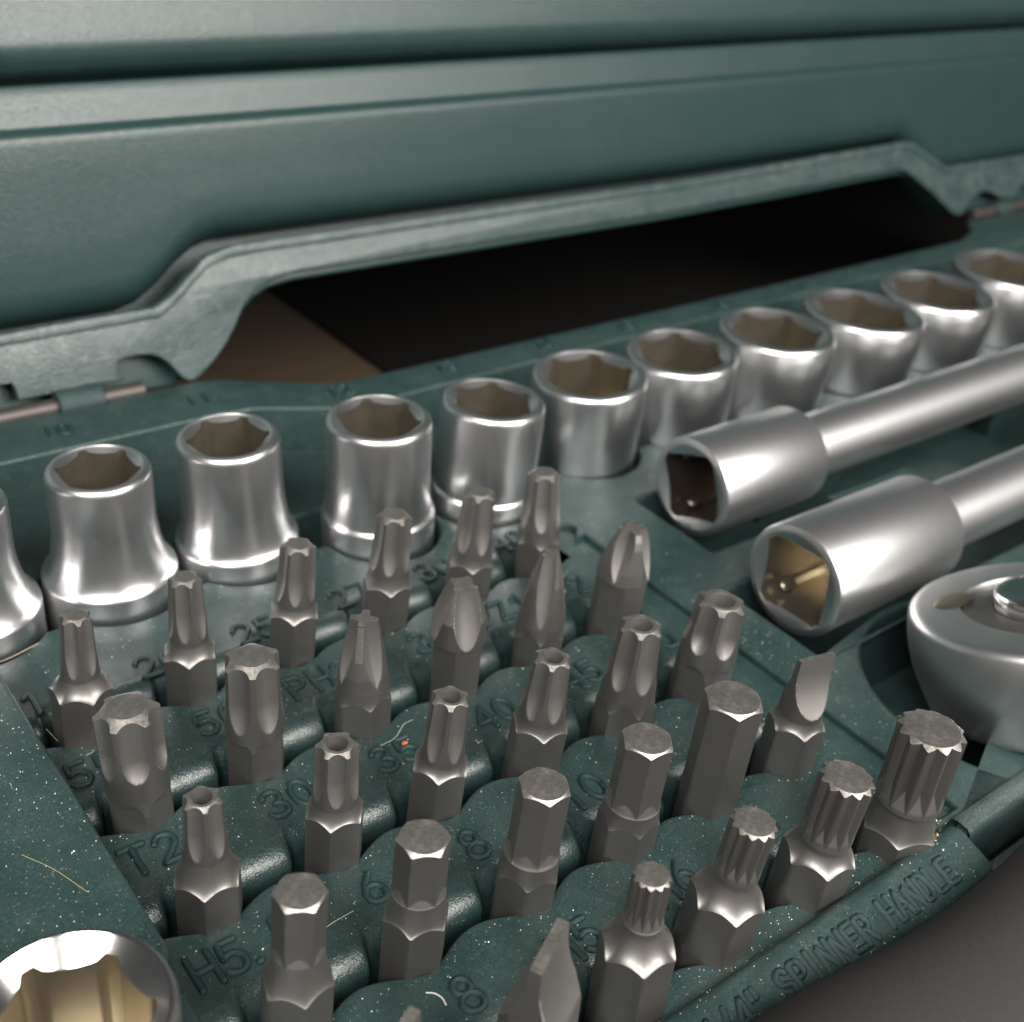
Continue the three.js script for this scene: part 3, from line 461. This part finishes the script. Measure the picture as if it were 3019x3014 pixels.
// ------------------------------------------------------------------ sockets
function makeSocket(label, s, opt = {}) {
  const [x, z, Rb, R, top, lx, tw] = s, y0 = opt.y0 ?? -15, h = top - y0, flare = opt.flare ? opt.flare - 1.6 - y0 : 0;
  const t = thing('socket', label, 'socket', [x, y0, z], opt.group ?? 'sockets in the rear row of the tray');
  t.rotation.z = -lx / top; t.rotation.x = opt.leanZ ?? 0;
  const prof = [[0, 0], [Rb - 1.0, 0], [Rb - 0.25, 0.3], [Rb, 1.0]];
  if (flare) {
    prof.push([Rb, flare - 0.5], [Rb - 0.15, flare], [Rb - 0.5, flare + 0.35]);
    const f0 = flare + 0.35, r0 = Rb - 0.5, f1 = opt.flareTop - 1.6 - y0;
    for (let k = 1; k <= 14; k++) { const a = (k / 14) * Math.PI / 2; prof.push([r0 - (r0 - R) * (0.72 * Math.sin(a) + 0.28 * k / 14), f0 + (f1 - f0) * (0.72 * (1 - Math.cos(a)) + 0.28 * k / 14)]); }
  } else prof.push([Rb, 14], [lerp(Rb, R, 0.3), 20], [R, h * 0.8]);
  prof.push([R, h - 1.2], [R - 0.15, h - 0.6], [R - 0.5, h - 0.18], [R - 0.95, h]);
  const rin = R * (opt.lead ?? 0.835), ap = R * (opt.ap ?? 0.69);
  const hx = (ph) => { const a = (((ph - tw) % (Math.PI / 3)) + Math.PI / 3) % (Math.PI / 3) - Math.PI / 6, c = ap / Math.cos(a), cr = ap * 1.125, e = Math.abs(a) / (Math.PI / 6); return e > 0.72 ? Math.min(c * 1.02, cr) + 0.03 * ap * sstep(0.72, 0.85, e) : c; };
  const phs = ring(144);
  mesh('body', lathe(prof, 96, 0.7), M.chrome, t);
  const ks = opt.ks ?? 0.6, yi = (ph) => h - 0.12 - (rin - hx(ph)) * ks;
  mesh('rim_ring', polar(phs, 8, (ph, j) => { if (j < 3) return [lerp(R - 0.95, rin + 0.12, j / 2), h]; const v = (j - 3) / 4; return [lerp(rin, hx(ph), v), lerp(h - 0.12, yi(ph), v)]; }, 0.5), opt.rim ?? M.chrome, t);
  mesh('hex_bore', polar(phs, 5, (ph, j) => (j < 4 ? [hx(ph), lerp(yi(ph), Math.max(2, h - 15), j / 3)] : [0, Math.max(2, h - 15)]), 0.45), opt.bore ?? M.bore, t);
  return t;
}
const SL = ['flared socket cut off by the left edge of the picture', 'strongly flared socket nearest the left hinge, with the brown bore', 'flared socket standing second from the hinge, in front of the strip corner', 'tall socket with a stepped foot and mottled bore, third full one from the left',
  'socket with a dark purple-brown bore, right behind the star bit', 'straight socket just left of the first extension bar, with golden bore', 'straight socket directly behind the first extension bar head', 'wide socket with a dull rim behind the thin part of the extension bar',
  'wide socket with a bright white crescent inside, third from the right edge', 'wide socket second from the right edge', 'wide socket cut off by the right edge of the picture'];
SOCK.forEach((s, i) => makeSocket(SL[i], s, i < 3 ? { flare: 5.2, flareTop: i === 2 ? 14 : 14.5 } : i === 3 ? { flare: 6.2, flareTop: 12 } : i === 4 ? { flare: 4.6, flareTop: 8 } : i === 5 ? { bore: M.gold } : {}));
makeSocket('large bright socket in the lower left corner with polished inside chamfer', [-20.2, 54, 9.7, 9.7, 20, 0, 0.35], { group: 'single large socket', lead: 0.93, ap: 0.68, ks: 0.9, rim: M.polished, bore: M.gold });

// ------------------------------------------------------------------ extension bars
function makeBar(label, x0, y, z, R, len, rod, x1, tw, boreMat) {
  const t = thing('extension_bar', label, 'extension bar', [x0, y, z], 'extension bars lying in the tray');
  const axis = (g) => g.rotateZ(-Math.PI / 2);
  mesh('socket_end', axis(lathe([[R * 0.86, 0], [R - 0.7, 0.05], [R - 0.2, 0.3], [R, 0.9], [R, len - 0.5], [R - 0.2, len - 0.12], [R - 0.6, len], [rod + 0.15, len + 0.25]], 96, 0.7)), M.satin, t);
  mesh('rod', axis(lathe([[rod - 0.35, len - 0.3], [rod - 0.5, len + 1.2], [rod - 0.1, len + 2.8], [rod, len + 4], [rod, x1 - x0], [0, x1 - x0]], 64, 0.7)), M.satin, t);
  const ph = ring(160), sq = (p, a) => { let q = (((p - tw) % (Math.PI / 2)) + Math.PI / 2) % (Math.PI / 2) - Math.PI / 4; return Math.min(a / Math.cos(q), a * 1.29); }, a = R * 0.645;
  const yin = (p) => 0.1 + (R * 0.86 - sq(p, a)) * 0.28;
  mesh('lead_in', axis(polar(ph, 5, (p, j) => { const v = j / 4; return [lerp(R * 0.86, sq(p, a), v), lerp(0, yin(p), v)]; }, 0.5)), M.chrome, t);
  mesh('square_bore', axis(polar(ph, 5, (p, j) => (j < 4 ? [sq(p, a), lerp(yin(p), 13, j / 3)] : [0, 13]), 0.4)), boreMat, t);
  for (let q = 0; q < 4; q++) { const g = new THREE.SphereGeometry(1.25, 20, 12).scale(0.55, 1.5, 1).translate(0, 0, 0); const an = tw + q * Math.PI / 2; g.rotateY(0); const m = g.clone(); m.translate(a + 0.25, 5.5, 0); m.rotateY(-an); mesh('detent_dimple', axis(m), boreMat, t); }
  return t;
}
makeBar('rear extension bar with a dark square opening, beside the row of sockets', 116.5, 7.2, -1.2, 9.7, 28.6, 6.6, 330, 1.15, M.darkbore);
makeBar('front extension bar with a golden square opening facing the viewer', 109.8, 7.2, 30.2, 10.0, 34.6, 6.6, 330, 0.86, M.bore);

// ------------------------------------------------------------------ ratchet
{
  const n = new THREE.Vector3(-0.02, 0.94, -0.33).normalize(), C = new THREE.Vector3(130.2, 15.05, 61.9), h = 18;
  const base = C.clone().addScaledVector(n, -h);
  const t = thing('ratchet', 'satin steel ratchet head with round push button at the right edge', 'ratchet', [base.x, base.y, base.z]);
  t.quaternion.setFromUnitVectors(new THREE.Vector3(0, 1, 0), n);
  const R = 19.6, prof = [[0, 0], [R - 5, 0], [R - 3, 0.5]];
  for (let k = 0; k <= 12; k++) { const u = k / 12; prof.push([R - 2.2 + 2.9 * Math.sin(u * Math.PI * 0.62), 1 + u * (h - 2.4)]); }
  prof.push([R + 0.35, h - 0.9], [R - 0.1, h - 0.35], [R - 0.8, h - 0.05], [R - 1.5, h], [12.2, h], [12.0, h - 0.9]);
  mesh('head', lathe(prof, 128, 0.7), M.satin, t);
  mesh('cover_disc', lathe([[12.0, h - 0.9], [11.8, h - 0.45], [11.5, h - 0.3], [7.4, h - 0.3], [7, h - 0.8]], 96, 0.6), M.dark, t);
  mesh('push_button', lathe([[7.0, h - 0.8], [7.0, h + 1.8], [6.7, h + 2.4], [6, h + 2.7], [4, h + 2.5], [0, h + 2.3]], 96, 0.7), M.polished, t);
  mesh('brass_plug', lathe([[3.2, 0.0], [3.0, 0.12], [2.2, 0.16], [0, 0.2]], 48).scale(1.25, 1, 0.75).translate(-6.2, h + 0.06, -11.5), M.gold, t);
  mesh('handle_shaft', merge([rodX(R - 3, R + 140, 6.2, h * 0.45, 0, 40)]), M.chrome, t);
}

// ------------------------------------------------------------------ spinner handle
{
  const t = thing('spinner_handle', 'dark grey rubber handle grip lying across the lower right corner', 'handle', [20, -2, 100]);
  const RR = [[-20, 17.5], [24, 17.6], [30, 17.3], [38.5, 16.3], [46, 15.4], [55, 14.95], [64, 15.1], [70, 15.45], [76, 15.9], [100, 16.2], [112, 15.5], [118, 12], [120, 7]];
  mesh('grip', lathe([[0, -20], ...range(-20, 119, 3).map((x) => [curveAt(RR, x) + 0.0, x]), [0, 119.5]], 120, 0.8).rotateZ(-Math.PI / 2), M.rubber, t);
}

// ------------------------------------------------------------------ fibres, dust
function fibre(label, pts, r, col) {
  const c = new THREE.CatmullRomCurve3(pts.map((p) => new THREE.Vector3(...p)));
  const m = mesh('lint_fibre', new THREE.TubeGeometry(c, 40, r, 6), std({ color: new THREE.Color().setRGB(...col), roughness: 0.7 }), scene);
  m.userData = { label, category: 'fibre', group: 'stray fibres on the tray' };
}
fibre('straight golden hair lying on the dusty green plate', [[-14.6, 6.1, 20.6], [-12.4, 6.15, 24.6], [-10.4, 6.1, 29.8]], 0.035, [0.34, 0.29, 0.15]);
fibre('pale curled fibre across the raised number 35', [[33.6, 0.9, 22.2], [36.6, 0.7, 21.6], [38.6, 1.4, 20.6], [39.6, 2.2, 21.2]], 0.04, [0.35, 0.36, 0.33]);
fibre('white comma-shaped thread on the ridge left of the raised 8', [[16.9, 0.1, 58.4], [17.6, 0.15, 59.0], [18.0, 0.15, 60], [17.9, 0.1, 61]], 0.1, [0.5, 0.5, 0.47]);
fibre('thin hair hanging from the shank of the leftmost rear bit', [[-3.2, 0.2, -5.4], [-1.8, -1, -1.5], [-0.2, -0.5, 0.6], [0.6, 0.3, 2.2], [-0.6, 0.2, 2.4]], 0.05, [0.35, 0.28, 0.18]);
fibre('thin pale hair stretched before the narrow hex bit and the ridge', [[8.5, 0.2, 46], [12, 0.3, 44.6], [16, 0.2, 44.2]], 0.035, [0.5, 0.55, 0.5]);
fibre('brown hair crossing from the cut off socket to the tray edge', [[-9, 1.6, -22], [-4, 1.2, -21.6], [2, 1.5, -22.6]], 0.07, [0.4, 0.33, 0.25]);
{
  const scatter = (count, place, col, name, label, r0, r1) => {
    const g = new THREE.OctahedronGeometry(1, 0).scale(MM, MM * 0.6, MM), im = new THREE.InstancedMesh(g, std({ color: 0xffffff, roughness: 0.55 }), count), o = new THREE.Object3D(), c = new THREE.Color();
    for (let i = 0; i < count; i++) {
      const [x, y, z] = place(), s = r0 + (r1 - r0) * rnd() ** 5; o.position.set(x * MM, (y + s * 0.3) * MM, z * MM); o.rotation.set(rnd() * 6, rnd() * 6, rnd() * 6); o.scale.set(s * (0.7 + rnd()), s, s * (0.7 + 0.6 * rnd())); o.updateMatrix();
      im.setMatrixAt(i, o.matrix); const k = 0.55 + 0.45 * rnd(); im.setColorAt(i, c.setRGB(col[0] * k, col[1] * k, col[2] * k));
    }
    im.name = name; im.castShadow = im.receiveShadow = true; im.userData = { label, kind: 'stuff' }; scene.add(im);
  };
  const onRidge = () => { for (;;) { const j = Math.floor(rnd() * 6) - 1, x = -5.5 + rnd() * 96, zb = j < 0 ? wellFront(x) : ZS[j] - 2.6 * bump(x, j), zf = j === 4 ? 77 : (j < 0 ? -19 : ZS[j]) + 9.5; const z = zb + 0.5 + rnd() * (zf - zb - 0.5); if (z < zf) return [x, 0, z]; } };
  scatter(9000, () => { const q = rnd(); if (q < 0.62) return onRidge(); if (q < 0.84) return [-6.6 - rnd() * 30, 6, -10 + rnd() * 52]; if (q < 0.92) { const z = 77 + rnd() * 7.5; return [20 + rnd() * 70, railY(z), z]; } return [97 + rnd() * 9, 0, -12 + rnd() * 82]; }, [0.68, 0.68, 0.6], 'dust', 'pale dust specks strewn over the green tray', 0.02, 0.125);
  scatter(700, () => { if (rnd() < 0.4) { const an = (35 + 60 * rnd()) * Math.PI / 180, q = 5.0 + 0.15 * rnd(); return [83.48 + q * Math.cos(an), rnd() * 5.5 * rnd(), 73.27 + q * Math.sin(an)]; } const a = (0.1 + rnd() * 0.9), b = rnd(); return [79 + 12 * a + rnd() * 2, 0.05, 66 + 10 * b]; }, [0.85, 0.7, 0.35], 'metal_dust', 'gold metal specks round the largest splined bit', 0.03, 0.15);
}
{
  const m = mesh('red_speck', new THREE.IcosahedronGeometry(0.42, 1).scale(1.2, 0.5, 0.8).translate(37.2, 0.35, 23.0), std({ color: new THREE.Color().setRGB(0.6, 0.08, 0.03), roughness: 0.6 }), scene);
  m.userData = { label: 'tiny red chip lying in the loop of the raised 35', category: 'speck' };
}

renderer.render(scene, camera);
